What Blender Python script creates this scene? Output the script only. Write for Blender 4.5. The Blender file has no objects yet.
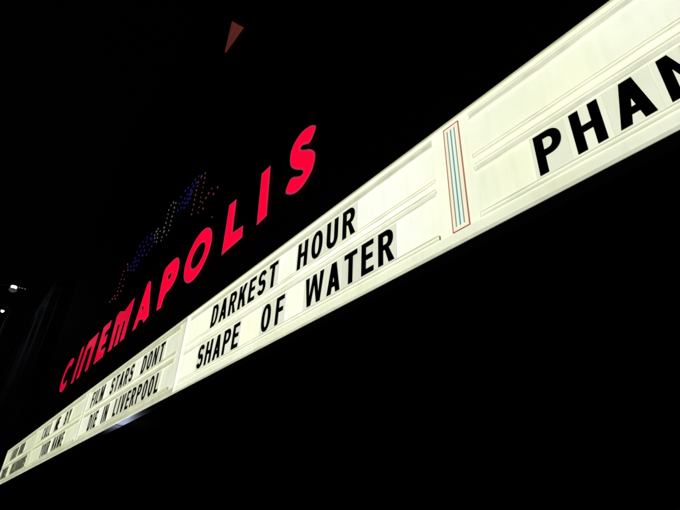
import bpy, bmesh, math, random
from mathutils import Vector, Matrix
from mathutils.geometry import tessellate_polygon
C = bpy.context.scene.collection
S = bpy.context.scene
random.seed(7)

# ------------------------------------------------------------------ camera
EYE = 1.6
yaw, pitch, roll, FPX = 0.92558773, 0.55121173, 0.04233360, 508.424
fw = Vector((-math.sin(yaw)*math.cos(pitch), math.cos(yaw)*math.cos(pitch), math.sin(pitch)))
r0 = Vector((math.cos(yaw), math.sin(yaw), 0)); u0 = r0.cross(fw)
rt = math.cos(roll)*r0 + math.sin(roll)*u0
up = -math.sin(roll)*r0 + math.cos(roll)*u0
cam = bpy.data.cameras.new('camera'); co = bpy.data.objects.new('camera', cam); C.objects.link(co)
cam.sensor_fit = 'HORIZONTAL'; cam.sensor_width = 36.0; cam.lens = FPX/680*36
cam.clip_start = 0.05; cam.clip_end = 2000
m = Matrix((rt, up, -fw)).transposed().to_4x4(); m.translation = Vector((0, 0, EYE)); co.matrix_world = m
S.camera = co

# ------------------------------------------------------------------ night sky, moon-dim sun, exposure
W = bpy.data.worlds.new('World'); S.world = W; W.use_nodes = True
nt = W.node_tree; bg = nt.nodes['Background']
sky = nt.nodes.new('ShaderNodeTexSky'); sky.sky_type = 'NISHITA'; sky.sun_disc = False
SUN_EL, SUN_ROT = math.radians(4), math.radians(200)
sky.sun_elevation = SUN_EL; sky.sun_rotation = SUN_ROT
nt.links.new(sky.outputs[0], bg.inputs[0]); bg.inputs[1].default_value = 0.00035
sl = bpy.data.lights.new('sun', 'SUN'); sl.energy = 0.0008; sl.angle = math.radians(0.5); sl.color = (1, .96, .9)
so = bpy.data.objects.new('sun', sl); C.objects.link(so)
sd = Vector((math.sin(SUN_ROT)*math.cos(SUN_EL), math.cos(SUN_ROT)*math.cos(SUN_EL), math.sin(SUN_EL)))
so.rotation_euler = sd.to_track_quat('Z', 'Y').to_euler(); so.location = (0, -5, 30)
S.view_settings.view_transform = 'Standard'; S.view_settings.look = 'None'
S.view_settings.exposure = 0; S.view_settings.gamma = 1; S.view_settings.use_curve_mapping = False

# ------------------------------------------------------------------ materials
def mat(name, col, rough=.6, metal=0, emit=None, strength=1.0, nscale=0, namt=0, bump=0, stretch=(1, 1, 1), spec=.5):
    M = bpy.data.materials.new(name); M.use_nodes = True
    t = M.node_tree; p = t.nodes['Principled BSDF']
    p.inputs['Base Color'].default_value = (*col, 1); p.inputs['Roughness'].default_value = rough
    p.inputs['Metallic'].default_value = metal
    p.inputs['Specular IOR Level'].default_value = spec
    src = None
    if nscale:
        tc = t.nodes.new('ShaderNodeTexCoord'); mp = t.nodes.new('ShaderNodeMapping'); mp.inputs['Scale'].default_value = stretch
        nz = t.nodes.new('ShaderNodeTexNoise'); nz.inputs['Scale'].default_value = nscale; nz.inputs['Detail'].default_value = 6
        t.links.new(tc.outputs['Object'], mp.inputs[0]); t.links.new(mp.outputs[0], nz.inputs['Vector'])
        mr = t.nodes.new('ShaderNodeMapRange'); mr.inputs['From Min'].default_value = .3; mr.inputs['From Max'].default_value = .7
        mr.inputs['To Min'].default_value = 1-namt; mr.inputs['To Max'].default_value = 1+namt
        t.links.new(nz.outputs['Fac'], mr.inputs['Value']); src = mr.outputs[0]
        mx = t.nodes.new('ShaderNodeVectorMath'); mx.operation = 'SCALE'; mx.inputs[0].default_value = col
        t.links.new(src, mx.inputs['Scale']); t.links.new(mx.outputs[0], p.inputs['Base Color'])
        if bump:
            b = t.nodes.new('ShaderNodeBump'); b.inputs['Strength'].default_value = bump; b.inputs['Distance'].default_value = .02
            t.links.new(nz.outputs['Fac'], b.inputs['Height']); t.links.new(b.outputs[0], p.inputs['Normal'])
    if emit:
        p.inputs['Emission Color'].default_value = (*emit, 1)
        if src:
            mu = t.nodes.new('ShaderNodeMath'); mu.operation = 'MULTIPLY'; mu.inputs[1].default_value = strength
            t.links.new(src, mu.inputs[0]); t.links.new(mu.outputs[0], p.inputs['Emission Strength'])
        else:
            p.inputs['Emission Strength'].default_value = strength
    return M

def brick_mat(name, c1, c2, mortar, scale):
    M = bpy.data.materials.new(name); M.use_nodes = True; t = M.node_tree; p = t.nodes['Principled BSDF']
    tc = t.nodes.new('ShaderNodeTexCoord'); mp = t.nodes.new('ShaderNodeMapping'); mp.inputs['Rotation'].default_value = (math.pi/2, 0, 0)
    b = t.nodes.new('ShaderNodeTexBrick'); b.inputs['Scale'].default_value = scale
    b.inputs['Color1'].default_value = (*c1, 1); b.inputs['Color2'].default_value = (*c2, 1); b.inputs['Mortar'].default_value = (*mortar, 1)
    t.links.new(tc.outputs['Object'], mp.inputs[0]); t.links.new(mp.outputs[0], b.inputs['Vector']); t.links.new(b.outputs['Color'], p.inputs['Base Color'])
    p.inputs['Roughness'].default_value = .8
    return M

def glow(name, col, amt=.05, scale=2.5, stretch=(1, 1, 1)):     # backlit translucent acrylic
    return mat(name, (.55, .55, .45), .35, 0, col, 1.0, scale, amt, 0, stretch)

def acrylic(name, white, warm, patch=.55, dirt=.10, dscale=9, rnd=0.0):
    """old translucent lightbox plastic: yellowed patches, uneven lamps behind, drip streaks and fly specks"""
    Mt = bpy.data.materials.new(name); Mt.use_nodes = True; t = Mt.node_tree; N = t.nodes.new; p = t.nodes['Principled BSDF']
    p.inputs['Base Color'].default_value = (.5, .5, .4, 1); p.inputs['Roughness'].default_value = .35
    tc = N('ShaderNodeTexCoord')
    def noise(sc, stretch, det=4):
        mp = N('ShaderNodeMapping'); mp.inputs['Scale'].default_value = stretch
        nz = N('ShaderNodeTexNoise'); nz.inputs['Scale'].default_value = sc; nz.inputs['Detail'].default_value = det
        t.links.new(tc.outputs['Object'], mp.inputs[0]); t.links.new(mp.outputs[0], nz.inputs['Vector']); return nz.outputs['Fac']
    def rng(v, a, b_, c, d):
        m_ = N('ShaderNodeMapRange'); t.links.new(v, m_.inputs['Value'])
        for k, q in zip(('From Min', 'From Max', 'To Min', 'To Max'), (a, b_, c, d)): m_.inputs[k].default_value = q
        return m_.outputs[0]
    def mul(a, b_):
        m_ = N('ShaderNodeMath'); m_.operation = 'MULTIPLY'; t.links.new(a, m_.inputs[0]); t.links.new(b_, m_.inputs[1]); return m_.outputs[0]
    mx = N('ShaderNodeMix'); mx.data_type = 'RGBA'
    mx.inputs['A'].default_value = (*white, 1); mx.inputs['B'].default_value = (*warm, 1)
    t.links.new(rng(noise(patch, (1, 1, .8), 3), .36, .64, 0, 1), mx.inputs['Factor'])
    st = rng(noise(dscale, (1.6, 1, .16), 5), .50, .74, 1, 1-dirt)                 # vertical drip streaks
    bl = rng(noise(2.1, (1, 1, 1.4), 5), .35, .68, 1.02, 1-dirt*.8)               # broad grime
    sp = rng(noise(46, (1, 1, 1), 1), .77, .80, 1, .86)                          # fly specks
    e = mul(mul(st, bl), sp)
    if rnd:
        oi = N('ShaderNodeObjectInfo'); e = mul(e, rng(oi.outputs['Random'], 0, 1, 1-rnd, 1+rnd*.6))
    t.links.new(mx.outputs['Result'], p.inputs['Emission Color']); t.links.new(e, p.inputs['Emission Strength'])
    return Mt

M = dict(
    asphalt=mat('asphalt', (.045, .045, .047), .9, 0, None, 1, 30, .25, .2),
    paving=mat('paving', (.12, .12, .115), .85, 0, None, 1, 12, .2, .15),
    kerb=mat('kerb', (.2, .2, .19), .8, 0, None, 1, 9, .15),
    facade=brick_mat('dark_brick', (.020, .017, .017), (.026, .021, .020), (.013, .013, .013), 4.0),
    black=mat('black_paint', (.008, .008, .008), .6, 0, None, 1, 6, .3),
    clip=mat('grimy_clip', (.2, .2, .15), .5, 0, (.16, .165, .10), 1.0, 20, .3),
    dark_void=mat('unlit_black', (.003, .003, .003), .9, 0, None, 1, 6, .3, 0, (1, 1, 1), 0.0),  # shade behind and under the marquee put into a near black base colour
    glass=mat('dark_glass', (.01, .011, .012), .1),
    stone=mat('blue_grey_stone', (.22, .225, .255), .85, 0, None, 1, .8, .95, .2, (1, 1, .5)),
    steel=mat('brushed_steel', (.50, .53, .62), .45, .15, None, 1, 5, .18, .05, (.3, 4, 1)),
    pole=mat('galvanised_steel', (.30, .30, .30), .5, .5, None, 1, 8, .2),
    housing=mat('lamp_housing', (.03, .03, .03), .5, .3),
    ink=mat('black_letter_plastic', (.006, .006, .006), .35, 0, None, 1, 40, .5, 0, (1, 1, .2)),
    can=mat('letter_can', (.02, .004, .005), .7, 0, (.0050, 0, .0003), 1.0),  # faint red glow added to the sides for a soft halo edge
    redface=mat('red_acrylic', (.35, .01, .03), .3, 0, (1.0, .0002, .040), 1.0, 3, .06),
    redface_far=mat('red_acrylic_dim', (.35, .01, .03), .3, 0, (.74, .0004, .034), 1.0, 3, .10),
    redtrim=mat('pink_trim', (.4, .1, .15), .4, 0, (.40, .028, .085), 1.0, 6, .15),  # light on the rim put into its own glow
    dimred=mat('rust_red_glow', (.30, .07, .04), .6, 0, (.090, .018, .012), 1.0, 1.5, .22),
    lens=mat('lamp_lens', (.8, .8, .8), .3, 0, (1, .99, .95), 2.0),
    bowl=mat('halo_bowl', (.02, .02, .02), .6, 0, (.9, .95, 1), .04),
    dot=mat('small_lamp', (.6, .6, .6), .4, 0, (.9, .95, 1), .13),
    wire=mat('dark_wire', (.01, .01, .012), .6),
    bulb_red=mat('red_bulb', (.4, .1, .1), .3, 0, (.14, .033, .036), 1.0),
    bulb_blue=mat('blue_bulb', (.05, .05, .3), .3, 0, (.015, .012, .14), 1.0),
    bulb_white=mat('white_bulb', (.5, .5, .5), .3, 0, (.125, .125, .12), 1.0),
    emb_red=mat('red_brown_outline', (.35, .08, .05), .4, 0, (.23, .090, .052), 1.0),
    emb_cream=glow('emblem_cream', (.95, .86, .68), .03),
    emb_mint=glow('emblem_mint', (.80, .92, .80), .03),
    emb_teal=mat('teal_stripe', (.1, .25, .25), .4, 0, (.13, .26, .25), 1.0),
    emb_green=mat('green_stripe', (.2, .25, .15), .4, 0, (.22, .29, .19), 1.0),
    divider=glow('white_divider', (.92, .93, .79), .03, 5, (1, 1, .3)),
)
# five translucent sections of the light box, nearest first: far ones glow more weakly, slant-view dimming put into their colour
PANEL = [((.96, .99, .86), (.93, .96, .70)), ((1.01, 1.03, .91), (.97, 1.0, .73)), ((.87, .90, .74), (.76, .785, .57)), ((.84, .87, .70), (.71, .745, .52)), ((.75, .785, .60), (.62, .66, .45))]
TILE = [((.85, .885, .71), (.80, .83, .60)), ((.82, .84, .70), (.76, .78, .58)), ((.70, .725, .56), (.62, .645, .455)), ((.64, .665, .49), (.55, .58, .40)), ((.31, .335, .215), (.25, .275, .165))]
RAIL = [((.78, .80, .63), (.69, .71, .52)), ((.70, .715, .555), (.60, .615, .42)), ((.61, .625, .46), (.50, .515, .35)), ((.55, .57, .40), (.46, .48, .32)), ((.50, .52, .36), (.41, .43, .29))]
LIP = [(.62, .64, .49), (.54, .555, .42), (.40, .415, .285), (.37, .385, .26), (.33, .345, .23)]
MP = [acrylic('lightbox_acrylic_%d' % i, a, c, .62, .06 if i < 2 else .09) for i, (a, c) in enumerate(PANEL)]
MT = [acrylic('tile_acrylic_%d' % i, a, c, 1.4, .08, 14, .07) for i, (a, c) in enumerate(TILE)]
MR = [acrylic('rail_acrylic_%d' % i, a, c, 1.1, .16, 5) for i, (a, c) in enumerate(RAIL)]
ML = [glow('lip_acrylic_%d' % i, c, .16, 6, (.6, 1, 2)) for i, c in enumerate(LIP)]  # dimmer lips carry the shading lines along the rails in their colour

# ------------------------------------------------------------------ helpers
def link(name, bm, m, parent=None, smooth=False):
    me = bpy.data.meshes.new(name); bm.normal_update(); bm.to_mesh(me); bm.free()
    if m: me.materials.append(m)
    if smooth:
        for p in me.polygons: p.use_smooth = True
    o = bpy.data.objects.new(name, me); C.objects.link(o)
    if parent: o.parent = parent
    return o
def tag(o, label=None, cat=None, group=None, kind=None):
    if label: o['label'] = label
    if cat: o['category'] = cat
    if group: o['group'] = group
    if kind: o['kind'] = kind
    return o
def empty(name, loc, label, cat, group=None):
    o = bpy.data.objects.new(name, None); o.empty_display_size = .1; C.objects.link(o); o.location = loc
    return tag(o, label, cat, group)
def box(bm, x0, x1, y0, y1, z0, z1):
    v = [bm.verts.new((x, y, z)) for z in (z0, z1) for y in (y0, y1) for x in (x0, x1)]
    for f in ((0, 2, 3, 1), (4, 5, 7, 6), (0, 1, 5, 4), (2, 6, 7, 3), (0, 4, 6, 2), (1, 3, 7, 5)):
        bm.faces.new([v[i] for i in f])
def boxes(name, lst, m, parent=None, bevel=0):
    bm = bmesh.new()
    for b in lst: box(bm, *b)
    if bevel: bmesh.ops.bevel(bm, geom=bm.edges[:], offset=bevel, segments=2, affect='EDGES', profile=.5)
    return link(name, bm, m, parent)
def tube(bm, pts, rad, seg=10, caps=True):
    pts = [Vector(p) for p in pts]; rings = []
    for i, p in enumerate(pts):
        d = (pts[min(i+1, len(pts)-1)] - pts[max(i-1, 0)]).normalized()
        a = d.orthogonal().normalized() if abs(d.z) > .95 else d.cross(Vector((0, 0, 1))).normalized()
        b = d.cross(a); r = rad[i] if isinstance(rad, (list, tuple)) else rad
        rings.append([bm.verts.new(p + r*(math.cos(2*math.pi*k/seg)*a + math.sin(2*math.pi*k/seg)*b)) for k in range(seg)])
    for A, B in zip(rings, rings[1:]):
        for k in range(seg): bm.faces.new((A[k], A[(k+1) % seg], B[(k+1) % seg], B[k]))
    if caps: bm.faces.new(rings[0][::-1]); bm.faces.new(rings[-1])
def area(lp): return sum(a[0]*b[1]-b[0]*a[1] for a, b in zip(lp, lp[1:]+lp[:1]))/2
def orient(loops):
    """outer loop counter-clockwise, holes clockwise"""
    return [(lp if (area(lp) > 0) == (i == 0) else lp[::-1]) for i, lp in enumerate([list(l) for l in loops])]
def prism(bm, loops, y0, y1):
    """front at y0 (towards the street), back at y1; loops in (x, z)"""
    loops = orient(loops)
    tri = tessellate_polygon([[Vector((x, z, 0)) for x, z in lp] for lp in loops])
    flat = [p for lp in loops for p in lp]
    F = [bm.verts.new((x, y0, z)) for x, z in flat]; B = [bm.verts.new((x, y1, z)) for x, z in flat]
    for a, b, c in tri:
        A2 = area([flat[a], flat[b], flat[c]])
        if abs(A2) < 1e-12: continue
        if A2 < 0: b, c = c, b
        bm.faces.new((F[a], F[b], F[c])); bm.faces.new((B[c], B[b], B[a]))
    k = 0
    for lp in loops:
        n = len(lp)
        for i in range(n):
            a, b = k+i, k+(i+1) % n
            bm.faces.new((F[b], F[a], B[a], B[b]))
        k += n
def inset(loops, d):
    out = []
    for lp in orient(loops):
        n = len(lp); r = []
        for i in range(n):
            p0, p1, p2 = Vector(lp[i-1]), Vector(lp[i]), Vector(lp[(i+1) % n])
            e1, e2 = (p1-p0), (p2-p1)
            if e1.length < 1e-9 or e2.length < 1e-9: r.append(lp[i]); continue
            e1.normalize(); e2.normalize()
            n1, n2 = Vector((-e1.y, e1.x)), Vector((-e2.y, e2.x))
            b = n1+n2
            if b.length < .3: b = n1*1.0; s = 1
            else: b.normalize(); s = min(1/max(b.dot(n1), .35), 2.2)
            q = p1 + b*d*s; r.append((q.x, q.y))
        out.append(r)
    return out

# ------------------------------------------------------------------ letter shapes, height 1
T = .190
def arc(cx, cy, rx, ry, a0, a1, n=14, e=1.0):
    o = []
    for i in range(n+1):
        a = math.radians(a0+(a1-a0)*i/n); c, s = math.cos(a), math.sin(a)
        o.append((cx+rx*math.copysign(abs(c)**e, c), cy+ry*math.copysign(abs(s)**e, s)))
    return o
def stroke(path, t):
    L, Rr = [], []; n = len(path)
    for i in range(n):
        a, b = Vector(path[max(i-1, 0)]), Vector(path[min(i+1, n-1)]); d = (b-a).normalized(); nn = Vector((-d.y, d.x))*t/2; p = Vector(path[i])
        L.append((p+nn)[:]); Rr.append((p-nn)[:])
    return [tuple(q) for q in L] + [tuple(q) for q in Rr[::-1]]
def glyph(c, w=.57, t=T):
    h = t/2; tt = t*.86                        # horizontal strokes slightly thinner
    if c == 'I': return t, [[(0, 0), (t, 0), (t, 1), (0, 1)]]
    if c == 'H': return w, [[(0, 0), (t, 0), (t, .42), (w-t, .42), (w-t, 0), (w, 0), (w, 1), (w-t, 1), (w-t, .42+tt), (t, .42+tt), (t, 1), (0, 1)]]
    if c == 'E': w *= .88; return w, [[(0, 0), (w, 0), (w, tt), (t, tt), (t, .43), (w*.92, .43), (w*.92, .43+tt), (t, .43+tt), (t, 1-tt), (w*.98, 1-tt), (w*.98, 1), (0, 1)]]
    if c == 'F': w *= .86; return w, [[(0, 0), (t, 0), (t, .42), (w*.92, .42), (w*.92, .42+tt), (t, .42+tt), (t, 1-tt), (w, 1-tt), (w, 1), (0, 1)]]
    if c == 'L': w *= .86; return w, [[(0, 0), (w, 0), (w, tt), (t, tt), (t, 1), (0, 1)]]
    if c == 'T': a = (w-t)/2; return w, [[(a, 0), (a+t, 0), (a+t, 1-tt), (w, 1-tt), (w, 1), (0, 1), (0, 1-tt), (a, 1-tt)]]
    if c == 'O': w *= 1.04; return w, [arc(w/2, .5, w/2, .51, 0, 352, 44, .88), arc(w/2, .5, w/2-t, .51-tt, 0, 350, 35, .88)]
    if c == 'D':
        return w, [[(0, 0)] + arc(w*.42, .5, w*.58, .5, -90, 90, 18, .85) + [(0, 1)],
                   [(t, tt)] + arc(w*.40, .5, w*.60-t, .5-tt, -90, 90, 18, .85) + [(t, 1-tt)]]
    if c == 'P':
        b = .40; ry = (1-b)/2; cy = b+ry
        return w, [[(0, 0), (t, 0), (t, b)] + arc(w*.5, cy, w*.5, ry, -90, 90, 16, .9) + [(0, 1)],
                   [(t, b+tt)] + arc(w*.48, cy, w*.52-t, ry-tt, -90, 90, 14, .9) + [(t, 1-tt)]]
    if c == 'R':
        b = .42; ry = (1-b)/2; cy = b+ry
        return w*1.06, [[(0, 0), (t, 0), (t, b), (t*1.35, b), (w*1.06-t*1.12, 0), (w*1.06, 0), (w*.70, b+.035)] + arc(w*.5, cy, w*.5, ry, -58, 90, 14, .9) + [(0, 1)],
                        [(t, b+tt)] + arc(w*.48, cy, w*.52-t, ry-tt, -90, 90, 14, .9) + [(t, 1-tt)]]
    if c == 'B':
        r2 = (1-.5)/2
        return w, [[(0, 0)] + arc(w*.5, .265, w*.5, .265, -90, 72, 12, .9) + arc(w*.48, .755, w*.48, .245, -72, 90, 12, .9) + [(0, 1)],
                   [(t, tt)] + arc(w*.48, .265, w*.5-t, .265-tt*.98, -90, 90, 10, .9) + [(t, .53-tt*.02)][:0] + [(t, .53-tt*.98)],
                   [(t, .53+tt*.3)] + arc(w*.46, .755, w*.48-t, .1, -90, 90, 10, .9)[:0] + arc(w*.46, (.53+tt*.3+1-tt)/2, w*.46-t*.9, (1-tt-.53-tt*.3)/2, -90, 90, 10, .9) + [(t, 1-tt)]]
    if c == 'S':
        rx = w/2-h; ry = (.5-tt/2)/2 + .01
        p = arc(w/2, 1-tt/2-ry, rx, ry, 18, 262, 20, .95) + arc(w/2, tt/2+ry, rx, ry, 82, -162, 20, .95)
        return w, [stroke(p, t*.96)]
    if c == 'C':
        p = arc(w/2, .5, w/2-h, .5-tt/2, 42, 318, 26, .88); return w, [stroke(p, t)]
    if c == 'U':
        p = [(h, 1), (h, .6), (h, .36)] + arc(w/2, .34, w/2-h, .34-tt/2, 180, 360, 18, .92)[1:-1] + [(w-h, .36), (w-h, .6), (w-h, 1)]; return w, [stroke(p, t)]
    if c == 'A':
        w *= 1.08; a = t*.60
        def ex(y): return w/2 - (w/2-a)*(1-y)           # outer left edge offset helper
        sl_ = (w/2-a)                                    # run of the outer edge over the height
        xi = lambda y: t*1.06 + sl_*y                   # inner edge of left leg
        yb, yt = .20, .20+tt
        yap = (w/2 - t*1.06)/sl_
        return w, [[(0, 0), (t*1.06, 0), (xi(yb), yb), (w-xi(yb), yb), (w-t*1.06, 0), (w, 0), (w/2+a, 1), (w/2-a, 1)],
                   [(xi(yt), yt), (w-xi(yt), yt), (w/2, yap)]]
    if c == 'V':
        w *= 1.05; a = t*.58; return w, [[(w/2-a, 0), (w/2+a, 0), (w, 1), (w-t*1.05, 1), (w/2, .24), (t*1.05, 1), (0, 1)]]
    if c == 'Y':
        w *= 1.05; return w, [[(w/2-h, 0), (w/2+h, 0), (w/2+h, .42), (w, 1), (w-t*1.1, 1), (w/2, .60), (t*1.1, 1), (0, 1), (w/2-h, .42)]]
    if c == 'K':
        w *= 1.06; return w, [[(0, 0), (t, 0), (t, .33), (t*1.45, .42), (w-t*1.15, 0), (w, 0), (t*2.15, .60), (w*.98, 1), (w*.98-t*1.2, 1), (t, .60), (t, 1), (0, 1)]]
    if c == 'N':
        return w, [[(0, 0), (t*.92, 0), (t*.92, .64), (w-t*.95, 0), (w, 0), (w, 1), (w-t*.92, 1), (w-t*.92, .36), (t*.95, 1), (0, 1)]]
    if c == 'M':
        w = .76; return w, [[(0, 0), (t*.9, 0), (t*.9, .66), (w/2-t*.38, 0), (w/2+t*.38, 0), (w-t*.9, .66), (w-t*.9, 0), (w, 0), (w, 1), (w-t*1.2, 1), (w/2, .40), (t*1.2, 1), (0, 1)]]
    if c == 'W':
        w = .95; a = t*.5
        return w, [[(w*.25-a, 0), (w*.25+a, 0), (w*.5, .66), (w*.75-a, 0), (w*.75+a, 0), (w, 1), (w-t, 1), (w*.75, .30), (w*.5+a*.9, 1), (w*.5-a*.9, 1), (w*.25, .30), (t, 1), (0, 1)]]
    raise KeyError(c)

# ------------------------------------------------------------------ the setting: road, pavement, ground
D = 2.2                                   # face of the light box
WALL = 2.75                               # face of the dark wall above it
def X(x, k=D): return x*k
def Z(z, k=D): return EYE + z*k
tag(boxes('ground', [(-400, 400, -400, 400, -.5, -.16)], M['asphalt']), kind='structure')
tag(boxes('road', [(-150, 100, -11, -1.6, -.155, -.12)], M['asphalt']), kind='structure')
tag(boxes('pavement', [(-150, 100, -1.45, 60, -.155, 0)], M['paving']), kind='structure')
tag(boxes('kerb', [(-150, 100, -1.597, -1.453, -.15, .004)], M['kerb']), kind='structure')

# ------------------------------------------------------------------ cinema building: dark wall over a recessed entrance
ZS = Z(.8016)                             # underside of the light box
ZT = Z(1.279)
XL, XR = X(-9.18), X(1.37)
b = empty('cinema_building', (X(-4), WALL, 0), 'tall black unlit building wall rising behind the red letters and the lit marquee', 'building')
def pb(name, lst, m, bevel=0):
    o = boxes(name, lst, m, b, bevel); o.matrix_parent_inverse = Matrix.Translation(-b.location); return o
pb('wall', [(XL-2.0, 16, WALL, WALL+.4, ZS+.30, 19)], M['facade'])
pb('parapet', [(XL-2.05, 16.05, WALL-.08, WALL+.5, 19.002, 19.5)], M['black'])
for x in (XL-2.0, 15.6): pb('side_wall', [(x, x+.4, WALL+.402, 20, 0, 19)], M['facade'])
pb('roof', [(XL-1.598, 15.598, WALL+.402, 20, 18.6, 18.9)], M['black'])
pb('entrance_ceiling', [(XL-1.598, 15.598, WALL+.402, 7.0, ZS+.30, ZS+.45)], M['dark_void'])
pb('entrance_wall', [(XL-1.598, 15.598, 7.002, 7.3, 0, ZS+.45)], M['dark_void'])
for x in (XL-2.0, 15.4): pb('entrance_pier', [(x, x+.6, WALL, WALL+.398, 0, ZS+.298)], M['facade'])
for i in range(5):
    x = X(-7.5)+i*3.2
    dd = pb('glass_door', [(x, x+1.9, 6.94, 6.998, .02, 2.3)], M['glass'])

# ------------------------------------------------------------------ light-box marquee
mq = empty('marquee', (X(-4), D, ZS), 'long glowing cream light box marquee with film titles in black letters along dark wall', 'marquee')
def pm(name, lst, m, bevel=0, parent=None, lab=None):
    o = boxes(name, lst, m, parent or mq, bevel)
    o.matrix_parent_inverse = Matrix.Translation(-mq.location)
    if parent: o.matrix_parent_inverse = Matrix.Identity(4)
    if lab: o['label'] = lab
    return o
SEAM = [1.37, -.735, -2.835, -4.94, -7.04, -9.18]
pm('cabinet', [(XL+.01, XR-.01, D+.012, WALL-.002, ZS+.03, ZT-.012)], M['dark_void'])
lip_y = D-.016
for i in range(5):
    xr, xl = X(SEAM[i]), X(SEAM[i+1])
    g = .0035
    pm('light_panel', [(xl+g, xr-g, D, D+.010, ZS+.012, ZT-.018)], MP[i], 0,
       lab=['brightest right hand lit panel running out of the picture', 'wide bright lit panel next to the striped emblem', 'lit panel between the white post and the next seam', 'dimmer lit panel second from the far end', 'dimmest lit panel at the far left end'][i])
    a, c = xl+X(.060), xr-X(.098 if i else .06)
    # translucent rails: a wide one over the top row, and pairs of thin lips that hold the tiles
    pm('top_rail', [(a, c, D-.010, D-.001, Z(1.2235), Z(1.2445))], MR[i], .002)
    for z0, z1 in ((1.2205, 1.2235), (1.2445, 1.2472), (1.0715, 1.0748), (1.0605, 1.0635), (1.0325, 1.0360), (1.0085, 1.0125), (.8560, .8605), (.8420, .8450)):
        pm('rail_lip', [(a-.004, c+.004, lip_y, D-.0005, Z(z0), Z(z1))], ML[i], .0015)
    for z0, z1 in ((1.0643, 1.0708), (1.0135, 1.0315), (.8460, .8550)):
        pm('track', [(a, c, D-.008, D-.001, Z(z0), Z(z1))], MR[i] if i != 1 else MP[2], .0015)
    for zc in (.8505, 1.0225, 1.0715):
        for xe in (a-.010, c+.002):
            pm('end_clip', [(xe, xe+.008, D-.013, D-.001, Z(zc)-.016, Z(zc)+.016)], M['clip'] if (zc < .9 and xe > a) else ML[i], .002)
    pm('lower_dim_strip', [(xl+(g if i else .0003), xr-(g if i != 1 else 0), D-.006, D-.0008, ZS+.010, Z(.8405))], MR[i] if i > 1 else MT[0])  # light falloff at the bottom edge put into a dimmer strip
pm('top_trim', [(XL, XR, D-.012, D+.03, ZT-.016, ZT)], MR[3], .003)
pm('upper_dim_strip', [(X(SEAM[i+1])+.004, X(SEAM[i])-.004, D-.006, D-.0008, Z(1.2480), ZT-.020) for i in range(2, 5)], MR[2], .0015)  # light falloff at the top edge put into dimmer strips
pm('bottom_trim', [(XL, XR, D-.012, D+.012, ZS, ZS+.009)], MR[1], .002)
pm('end_cap', [(XL-.012, XL+.008, D-.010, D+.08, ZS+.004, ZT-.004)], MR[4], .003)
pm('end_cap', [(XR-.008, XR+.012, D-.010, D+.08, ZS+.004, ZT-.004)], MR[0], .003)
pm('divider_post', [(X(-2.841), X(-2.827), D-.012, D-.002, ZS+.004, ZT-.004)], M['divider'], .004, lab='white upright post between two lit panels')
pm('seam_strip', [(X(-2.8525), X(-2.8440), D-.008, D-.001, ZS+.012, ZT-.018)], ML[2], .001)
for s in (-4.94, -7.04):
    pm('seam_strip', [(X(s)-.022, X(s)+.022, D-.010, D-.002, ZS+.012, ZT-.018)], MR[3], .002)
# striped emblem
ex0, ex1, ez0, ez1, ey = X(-.780), X(-.7175), Z(.8405), Z(1.2535), D-.0085
em = pm('striped_emblem', [(ex0+.0055, ex1-.0055, ey, D-.0009, ez0+.0065, ez1-.0065)], M['emb_cream'], .001, lab='narrow upright striped panel in red outline')
def pe(name, lst, m):
    o = boxes(name, lst, m, em); return o
pe('outline', [(ex0, ex0+.005, ey-.003, D-.001, ez0, ez1), (ex1-.005, ex1, ey-.003, D-.001, ez0, ez1),
               (ex0+.0052, ex1-.0052, ey-.003, D-.001, ez0, ez0+.006), (ex0+.0052, ex1-.0052, ey-.003, D-.001, ez1-.006, ez1)], M['emb_red'])
sx0, sx1, sz0, sz1 = X(-.7640), X(-.7345), Z(.8565), Z(1.2345)
pe('mint_field', [(sx0, sx1, ey-.0015, ey-.0003, sz0, sz1)], M['emb_mint'])
for f, w_, m_ in ((.0, .0085, 'emb_green'), (.5, .0095, 'emb_teal'), (1.0, .0085, 'emb_green')):
    xx = sx0+(sx1-sx0)*f
    pe('stripe', [(xx-w_/2, xx+w_/2, ey-.0045, ey-.002, sz0-.002, sz1+.002)], M[m_])
# steel trim along the underside, two lengths meeting at a joint, lit by an added cool spot without any fixture
JX = X(-3.875)
pm('underside_trim', [(XL+.02, JX-.012, D+.014, D+.125, ZS-.004, ZS+.026)], M['steel'], .003)
pm('underside_trim', [(JX+.012, XR-.02, D+.014, D+.125, ZS-.002, ZS+.028)], M['steel'], .003)
pm('trim_joint', [(JX-.010, JX+.010, D+.016, D+.122, ZS-.010, ZS+.024)], M['black'], .002)
pl = bpy.data.lights.new('underside_added_spot', 'SPOT'); pl.energy = 4.6; pl.spot_size = math.radians(160); pl.spot_blend = .3; pl.color = (.70, .79, 1.0); pl.shadow_soft_size = .03
po = bpy.data.objects.new('underside_added_spot', pl); C.objects.link(po); po.location = (JX+.17, D+.08, ZS-.28); po.rotation_euler = (math.pi, 0, 0)

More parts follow.
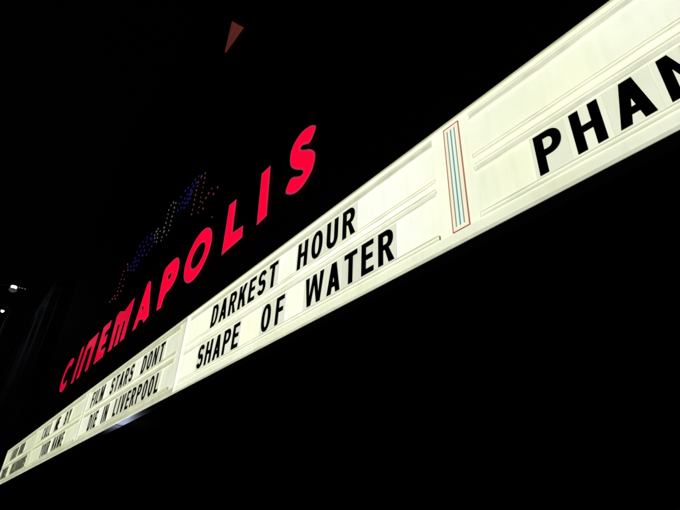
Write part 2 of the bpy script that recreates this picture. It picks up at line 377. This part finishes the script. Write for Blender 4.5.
# ------------------------------------------------------------------ changeable letter tiles
H = .131*D
ROWZ = {'u': 1.0785, 'l': .8680}
CACHE = {}
def glyph_mesh(c):
    if c not in CACHE:
        w, loops = glyph(c); bm = bmesh.new()
        prism(bm, [[(x*H, z*H) for x, z in lp] for lp in loops], -.0035, 0)
        me = bpy.data.meshes.new('letter'); bm.normal_update(); bm.to_mesh(me); bm.free(); me.materials.append(M['ink']); CACHE[c] = (w, me)
    return CACHE[c]
TCACHE = {}
def tile_mesh(wt, sec):
    k = (round(wt, 4), sec)
    if k not in TCACHE:
        bm = bmesh.new(); box(bm, 0, wt-.0032, 0, .0025, -.012, H+.016); box(bm, wt-.0030, wt, -.0004, .0025, -.012, H+.016)
        me = bpy.data.meshes.new('letter_tile'); bm.normal_update(); bm.to_mesh(me); bm.free(); me.materials.append(MT[sec]); me.materials.append(ML[sec])
        for p in me.polygons[6:]: p.material_index = 1
        TCACHE[k] = me
    return TCACHE[k]
ORD = ['first', 'second', 'third', 'fourth', 'fifth', 'sixth', 'seventh', 'eighth', 'ninth', 'tenth']
def word(txt, x0, x1, row, sec, legible=True, where=''):
    ws = [glyph_mesh(c)[0]*H for c in txt]
    L = (x1-x0)*D; gap = (L-sum(ws))/max(len(txt)-1, 1)
    x = x0*D
    for i, c in enumerate(txt):
        z = Z(ROWZ[row]) + random.uniform(-.002, .002)
        gl = gap/2 if i else min(gap/2, .026)
        gr = gap/2 if i < len(txt)-1 else min(gap/2, .026)
        t = bpy.data.objects.new('letter_tile', tile_mesh(ws[i]+gl+gr, sec)); C.objects.link(t)
        tilt = random.uniform(-.003, .003)
        t.location = (x-gl, D-.0075, z); t.rotation_euler = (0, tilt, 0)
        g = bpy.data.objects.new('letter', glyph_mesh(c)[1]); C.objects.link(g); g.parent = t
        g.location = (gl, -.0003, 0)
        if legible:
            n = txt.count(c)
            nth = '' if n == 1 else ('first ' if txt[:i].count(c) == 0 else 'second ')
            lab = 'black %sletter %s on a tile in the word %s on the lit marquee' % (nth, c, txt)
        else:
            lab = 'small blurred grey letter, %s of the %s at far left end' % (ORD[i], where)
        tag(t, lab, 'letter', 'black letters on the marquee')
        x += ws[i]+gap
word('DARKEST', -2.466, -1.795, 'u', 1)
word('HOUR', -1.628, -1.234, 'u', 1)
word('SHAPE', -2.560, -2.098, 'l', 1)
word('OF', -1.888, -1.704, 'l', 1)
word('WATER', -1.546, -1.026, 'l', 1)
word('PHAN', -.487, -.096, 'l', 0)
word('FILM', -4.765, -4.415, 'u', 2)
word('STARS', -4.240, -3.722, 'u', 2)
word('DONT', -3.548, -3.150, 'u', 2)
word('DIE', -4.645, -4.412, 'l', 2)
word('IN', -4.268, -4.138, 'l', 2)
word('LIVERPOOL', -3.985, -3.110, 'l', 2)
word('CALL', -6.665, -6.280, 'u', 3)
word('ME', -6.075, -5.900, 'u', 3)
word('BY', -5.680, -5.470, 'u', 3)
word('YOUR', -6.440, -6.055, 'l', 3)
word('NAME', -5.910, -5.485, 'l', 3)
word('LADY', -8.620, -8.165, 'u', 4, False, 'first upper word')
word('BIRD', -8.060, -7.715, 'u', 4, False, 'second upper word')
word('THREE', -8.990, -8.505, 'l', 4, False, 'first lower word')
word('BILLBOARDS', -8.225, -7.265, 'l', 4, False, 'second lower word')

# ------------------------------------------------------------------ red illuminated letters on the wall
K = 2.62
def ell(cx, cz, rx, rz, n=40): return [(cx+rx*math.cos(2*math.pi*i/n), cz+rz*math.sin(2*math.pi*i/n)) for i in range(n)]
def chaikin(lp, it=1):
    for _ in range(it):
        o = []
        for a, b_ in zip(lp, lp[1:]+lp[:1]):
            o += [(a[0]*.75+b_[0]*.25, a[1]*.75+b_[1]*.25), (a[0]*.25+b_[0]*.75, a[1]*.25+b_[1]*.75)]
        lp = o
    return lp
S_OUT = [(-1.571, 1.905), (-1.61, 1.942), (-1.651, 1.96), (-1.714, 1.972), (-1.77, 1.948), (-1.802, 1.908), (-1.809, 1.857), (-1.8, 1.801), (-1.774, 1.756), (-1.721, 1.711), (-1.678, 1.684), (-1.658, 1.661), (-1.663, 1.644), (-1.691, 1.648), (-1.769, 1.695), (-1.8, 1.663), (-1.82, 1.62), (-1.772, 1.58), (-1.713, 1.557), (-1.659, 1.56), (-1.616, 1.587), (-1.58, 1.617), (-1.564, 1.666), (-1.563, 1.711), (-1.581, 1.744), (-1.619, 1.781), (-1.671, 1.812), (-1.702, 1.834), (-1.716, 1.856), (-1.699, 1.864), (-1.661, 1.845), (-1.621, 1.823)]
RED = [
 ('C', [stroke(arc(-6.40, 1.757, .175, .150, 50, 310, 26), .085)]),
 ('I', [[(-5.995, 1.562), (-5.905, 1.562), (-5.905, 1.965), (-5.995, 1.965)]]),
 ('N', [[(-5.78, 1.565), (-5.68, 1.565), (-5.655, 1.85), (-5.49, 1.85), (-5.46, 1.565), (-5.365, 1.565), (-5.35, 1.955), (-5.70, 1.955), (-5.765, 1.90)]]),
 ('E', [[(-5.16, 1.565), (-4.875, 1.565), (-4.865, 1.655), (-5.035, 1.665), (-5.035, 1.715), (-4.925, 1.715), (-4.930, 1.805), (-5.045, 1.805), (-5.05, 1.860), (-4.93, 1.865), (-4.935, 1.95), (-5.19, 1.955)]]),
 ('M', [[(-4.715, 1.565), (-4.615, 1.565), (-4.63, 1.80), (-4.56, 1.79), (-4.545, 1.565), (-4.455, 1.565), (-4.455, 1.78), (-4.39, 1.765), (-4.39, 1.565), (-4.28, 1.565), (-4.285, 1.945), (-4.34, 1.945), (-4.51, 1.895), (-4.68, 1.955), (-4.76, 1.93)]]),
 ('A', [[(-4.075, 1.567), (-4.005, 1.567), (-3.965, 1.625), (-3.870, 1.605), (-3.815, 1.556), (-3.725, 1.585), (-3.905, 1.955), (-3.955, 1.978), (-3.99, 1.96)], [(-3.973, 1.765), (-3.910, 1.715), (-3.945, 1.690)]]),
 ('P', [chaikin([(-3.60, 1.925), (-3.55, 1.945), (-3.391, 1.950), (-3.31, 1.915), (-3.262, 1.83), (-3.262, 1.73), (-3.337, 1.668), (-3.448, 1.662), (-3.462, 1.560), (-3.462, 1.558), (-3.548, 1.564), (-3.549, 1.568), (-3.585, 1.75)]), [(-3.478, 1.825), (-3.411, 1.835), (-3.395, 1.790), (-3.433, 1.775)]]),
 ('O', [ell(-2.922, 1.757, .205, .199), ell(-2.913, 1.750, .106, .093)]),
 ('L', [[(-2.527, 1.95), (-2.432, 1.942), (-2.402, 1.672), (-2.268, 1.655), (-2.254, 1.567), (-2.505, 1.564)]]),
 ('I', [[(-2.123, 1.948), (-2.027, 1.946), (-1.990, 1.572), (-2.091, 1.564)]]),
 ('S', [chaikin(S_OUT)]),
]
sg = empty('illuminated_sign', (X(-4, K), K, Z(1.56, K)), 'row of large glowing red letters fixed on the black wall above the marquee', 'sign')
off = sg.location.copy()
for i, (c, loops) in enumerate(RED):
    Lp = [[(x*K-off.x, EYE+z*K-off.z) for x, z in lp] for lp in loops]
    bm = bmesh.new(); prism(bm, Lp, .006, .062)
    let = link('letter', bm, M['can'], sg)
    zs = sorted(Lp[0], key=lambda q: q[1]); n4 = max(len(zs)//4, 1)
    for q in (zs[0], zs[-1]):                                   # stand-off pins into the wall
        cx_ = sum(p_[0] for p_ in Lp[0])/len(Lp[0]); qx, qz = q[0]*.85+cx_*.15, q[1]+(.03 if q is zs[0] else -.03)
        link('mounting_pin', (lambda b2: (tube(b2, [(qx, .0625, qz), (qx, WALL-K-.001, qz)], .008, 8), b2)[1])(bmesh.new()), M['black'], let)
    bm = bmesh.new(); prism(bm, Lp, 0, .0055); link('trim', bm, M['redtrim'], let)
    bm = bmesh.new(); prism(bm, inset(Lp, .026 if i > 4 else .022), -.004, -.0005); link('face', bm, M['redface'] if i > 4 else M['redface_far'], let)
    if i == 5: let['label'] = 'red letter A with a tiny counter'

# ------------------------------------------------------------------ strings of small bulbs in a wave above the red letters
KB = 2.70
bmb = bmesh.new(); bmesh.ops.create_icosphere(bmb, subdivisions=2, radius=1)
for v in bmb.verts: v.co = Vector((v.co.x*.0125, v.co.y*.0125, v.co.z*.030))
BULB = {}
base_me = bpy.data.meshes.new('bulb'); bmb.to_mesh(base_me); bmb.free()
for c in ('red', 'blue', 'white'):
    me = base_me.copy(); me.materials.append(M['bulb_'+c]); BULB[c] = me
    for p in me.polygons: p.use_smooth = True
STR = [
 ('red', 'red string of small bulbs curling down at the left end of the bulb wave', [
  [(-5.265, 2.267), (-5.194, 2.275), (-5.124, 2.282), (-5.052, 2.308), (-5.046, 2.347), (-5.059, 2.4), (-5.051, 2.444), (-5.062, 2.504), (-5.039, 2.537), (-4.961, 2.587)],
  [(-5.055, 2.223), (-4.995, 2.24), (-4.907, 2.256), (-4.883, 2.302), (-4.905, 2.384), (-4.871, 2.479)]]),
 ('blue', 'blue cluster of small bulbs in the left half of the bulb wave', [
  [(-4.91, 2.53), (-4.786, 2.483), (-4.721, 2.502), (-4.697, 2.538), (-4.694, 2.606), (-4.645, 2.656), (-4.574, 2.673), (-4.46, 2.672), (-4.309, 2.63)],
  [(-4.723, 2.411), (-4.653, 2.431), (-4.636, 2.477), (-4.584, 2.521), (-4.543, 2.555), (-4.486, 2.575), (-4.431, 2.603), (-4.31, 2.583)],
  [(-4.614, 2.368), (-4.554, 2.395), (-4.533, 2.437), (-4.434, 2.451), (-4.415, 2.498), (-4.342, 2.529), (-4.254, 2.542)],
  [(-4.293, 2.393), (-4.242, 2.42), (-4.187, 2.436), (-4.154, 2.467)]]),
 ('white', 'white string of small bulbs in the middle of the bulb wave', [
  [(-4.188, 2.555), (-4.161, 2.584), (-4.124, 2.595), (-3.934, 2.509), (-3.917, 2.551), (-3.919, 2.603), (-3.924, 2.651), (-3.933, 2.702), (-3.896, 2.734), (-3.843, 2.737)],
  [(-4.159, 2.508), (-4.095, 2.521), (-4.033, 2.522), (-3.904, 2.456), (-3.763, 2.392), (-3.767, 2.446), (-3.771, 2.492), (-3.772, 2.542), (-3.766, 2.589), (-3.773, 2.638), (-3.763, 2.684)],
  [(-4.064, 2.423), (-4.07, 2.47), (-3.919, 2.364), (-3.923, 2.403), (-3.913, 2.448), (-3.799, 2.363)]]),
 ('blue', 'blue cluster of small bulbs next to the upright red strings at the wave top', [
  [(-3.642, 2.535), (-3.648, 2.608), (-3.649, 2.685), (-3.57, 2.702), (-3.506, 2.695), (-3.419, 2.685), (-3.365, 2.695), (-3.3, 2.691), (-3.22, 2.643)],
  [(-3.566, 2.518), (-3.56, 2.57), (-3.532, 2.597), (-3.478, 2.608), (-3.417, 2.618), (-3.371, 2.63), (-3.315, 2.632)],
  [(-3.484, 2.471), (-3.483, 2.519), (-3.439, 2.536), (-3.413, 2.569), (-3.384, 2.583)],
  [(-3.423, 2.49), (-3.386, 2.511), (-3.379, 2.555)]]),
 ('red', 'upright pink red strings of small bulbs at the right end of the bulb wave', [
  [(-3.251, 2.277), (-3.252, 2.322), (-3.254, 2.374), (-3.264, 2.427), (-3.265, 2.474), (-3.269, 2.524), (-3.272, 2.569), (-3.273, 2.612), (-3.22, 2.633), (-3.147, 2.622)],
  [(-3.108, 2.214), (-3.111, 2.265), (-3.112, 2.321), (-3.12, 2.365), (-3.12, 2.411), (-3.126, 2.466), (-3.129, 2.515), (-3.13, 2.563)],
  [(-3.018, 2.201), (-3.06, 2.28), (-3.005, 2.291), (-2.968, 2.313), (-2.922, 2.329), (-2.806, 2.268)],
  [(-2.862, 2.243), (-2.796, 2.003)]]),
]
for col, lab, rows in STR:
    o0 = Vector((X(rows[0][0][0], KB), KB, Z(rows[0][0][1], KB)))
    t = empty('bulb_string', o0, lab, 'light string', 'strings of small bulbs on the wall')
    for row in rows:
        pts = [Vector((X(x, KB), KB+.035, Z(z, KB))) - o0 for x, z in row]
        bm = bmesh.new(); tube(bm, pts, .005, 6); link('wire', bm, M['wire'], t)
        for i, (x, z) in enumerate(row):
            bo = bpy.data.objects.new('bulb', BULB[col]); C.objects.link(bo); bo.parent = t
            bo.location = Vector((X(x, KB), KB, Z(z, KB))) - o0
            d = pts[min(i+1, len(pts)-1)]-pts[max(i-1, 0)]
            bo.rotation_euler = (0, math.atan2(d.x, d.z)*.5 if d.z > 0 else 0, 0)
            s = random.uniform(.7, 1.05) if col != 'blue' else random.uniform(.85, 1.15)
            bo.scale = (s, s, s)

# ------------------------------------------------------------------ dim triangle high on the wall, faint light put into the plate's own glow
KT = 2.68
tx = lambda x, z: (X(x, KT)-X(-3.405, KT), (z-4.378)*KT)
tri = empty('triangle_panel', (X(-3.405, KT), KT, Z(4.378, KT)), 'small dim rust red right angled triangle high on the black wall', 'sign')
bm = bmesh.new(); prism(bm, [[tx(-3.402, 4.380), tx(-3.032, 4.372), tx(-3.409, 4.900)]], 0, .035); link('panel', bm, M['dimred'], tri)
bm = bmesh.new()
for p in (tx(-3.36, 4.42), tx(-3.15, 4.41), tx(-3.36, 4.70)): box(bm, p[0]-.02, p[0]+.02, .036, .069, p[1]-.02, p[1]+.02)
link('bracket', bm, M['black'], tri)

# ------------------------------------------------------------------ neighbouring building at the far left
NX = -25.4
nb = empty('stone_building', (NX-10, 2.5, 0), 'dim blue grey building with upright stone piers beyond the far left end of the marquee', 'building')
def pn(name, lst, m, bevel=0):
    o = boxes(name, lst, m, nb, bevel); o.matrix_parent_inverse = Matrix.Translation(-nb.location); return o
pn('wall', [(NX-26, NX, 2.6, 14, 0, 12.5)], M['stone'])
pn('cornice', [(NX-26.1, NX+.08, 2.25, 14, 12.503, 13.0)], M['stone'], .04)
for i in range(9):
    x = NX-.5-i*3.0
    pn('pier', [(x-.7, x, 2.28, 2.598, 0, 12.45)], M['stone'], .03)
    if i < 8:
        for z in (1.2, 4.8, 8.4):
            wv = pn('window', [(x-2.5, x-1.2, 2.57, 2.597, z, z+2.3)], M['glass'])
pn('string_course', [(NX-26, NX, 2.50, 2.566, z, z+.25) for z in (4.2, 7.8)], M['stone'])

# ------------------------------------------------------------------ street lamps
def street_lamp(px, py, top, head, label, energy, tilt_dir, dots, scale=1.0):
    hx, hy, hz = head
    t = empty('street_lamp', (px, py, 0), label, 'street lamp', 'street lamps at the far left')
    o = Vector((px, py, 0))
    bm = bmesh.new(); tube(bm, [(0, 0, 0), (0, 0, .25), (0, 0, .3), (0, 0, top)], [.16, .16, .10, .055], 12); link('pole', bm, M['pole'], t, True)
    bm = bmesh.new(); hv = Vector(head)-o
    tube(bm, [(0, 0, top-.02), (hv.x*.25, hv.y*.25, top+.12), (hv.x*.6, hv.y*.6, hz+.14), (hv.x, hv.y, hz+.08)], .035, 8); link('arm', bm, M['housing'], t, True)
    # head: shallow shell, bright lens and an added bowl shape that carries the lamp's halo
    def shell(rx, ry, z0, z1, n=20, dome=6):
        bm = bmesh.new(); prev = None
        for j in range(dome+1):
            a = j/dome*math.pi/2; r = max(math.cos(a), .02); zz = z0+(z1-z0)*math.sin(a)
            ring = [bm.verts.new((hv.x+rx*r*math.cos(2*math.pi*k/n), hv.y+ry*r*math.sin(2*math.pi*k/n), hv.z+zz)) for k in range(n)]
            if prev:
                for k in range(n): bm.faces.new((prev[k], prev[(k+1) % n], ring[(k+1) % n], ring[k]))
            else: bm.faces.new(ring[::-1])
            prev = ring
        bm.faces.new(prev)
        return bm
    link('lamp_head', shell(.40*scale, .24*scale, .02, .17*scale), M['housing'], t, True)
    link('lens', shell(.15*scale, .13*scale, .018, -.125*scale), M['lens'], t, True)
    if dots:
        bm = shell(.19*scale, .17*scale, -.128*scale, -.25*scale); link('halo_bowl', bm, M['bowl'], t, True)
        for k in range(3):
            bm = bmesh.new(); bmesh.ops.create_uvsphere(bm, u_segments=10, v_segments=6, radius=.028)
            bmesh.ops.translate(bm, vec=hv+Vector(dots)*(1.9+k)+Vector((0, 0, -.02*k)), verts=bm.verts); link('small_light', bm, M['dot'], t, True)
        bm = bmesh.new(); tube(bm, [hv, hv+Vector(dots)*4.0], .008, 6); link('light_wire', bm, M['wire'], t)
    L = bpy.data.lights.new('street_lamp_light', 'POINT'); L.energy = energy; L.color = (.80, .88, 1.0); L.shadow_soft_size = .15
    lo = bpy.data.objects.new('street_lamp_light', L); C.objects.link(lo); lo.location = (hx, hy, hz-.75*scale)
LX = -25.6
q = LX/-35.62
q2 = -28/-27.564
street_lamp(LX-.7, q+.0-1.0, EYE+14.45*q-.1, (LX, q, EYE+14.45*q), 'lit street lamp with a soft halo and three tiny lights beside it, upper left', 2.2, 1, (.085, .11, -.01))
street_lamp(-28, q2, EYE+10.1*q2, (-28.9, .755, EYE+13.703*.755), 'smaller lit street lamp on a grey pole at the left edge', 3, 1, None, .62)
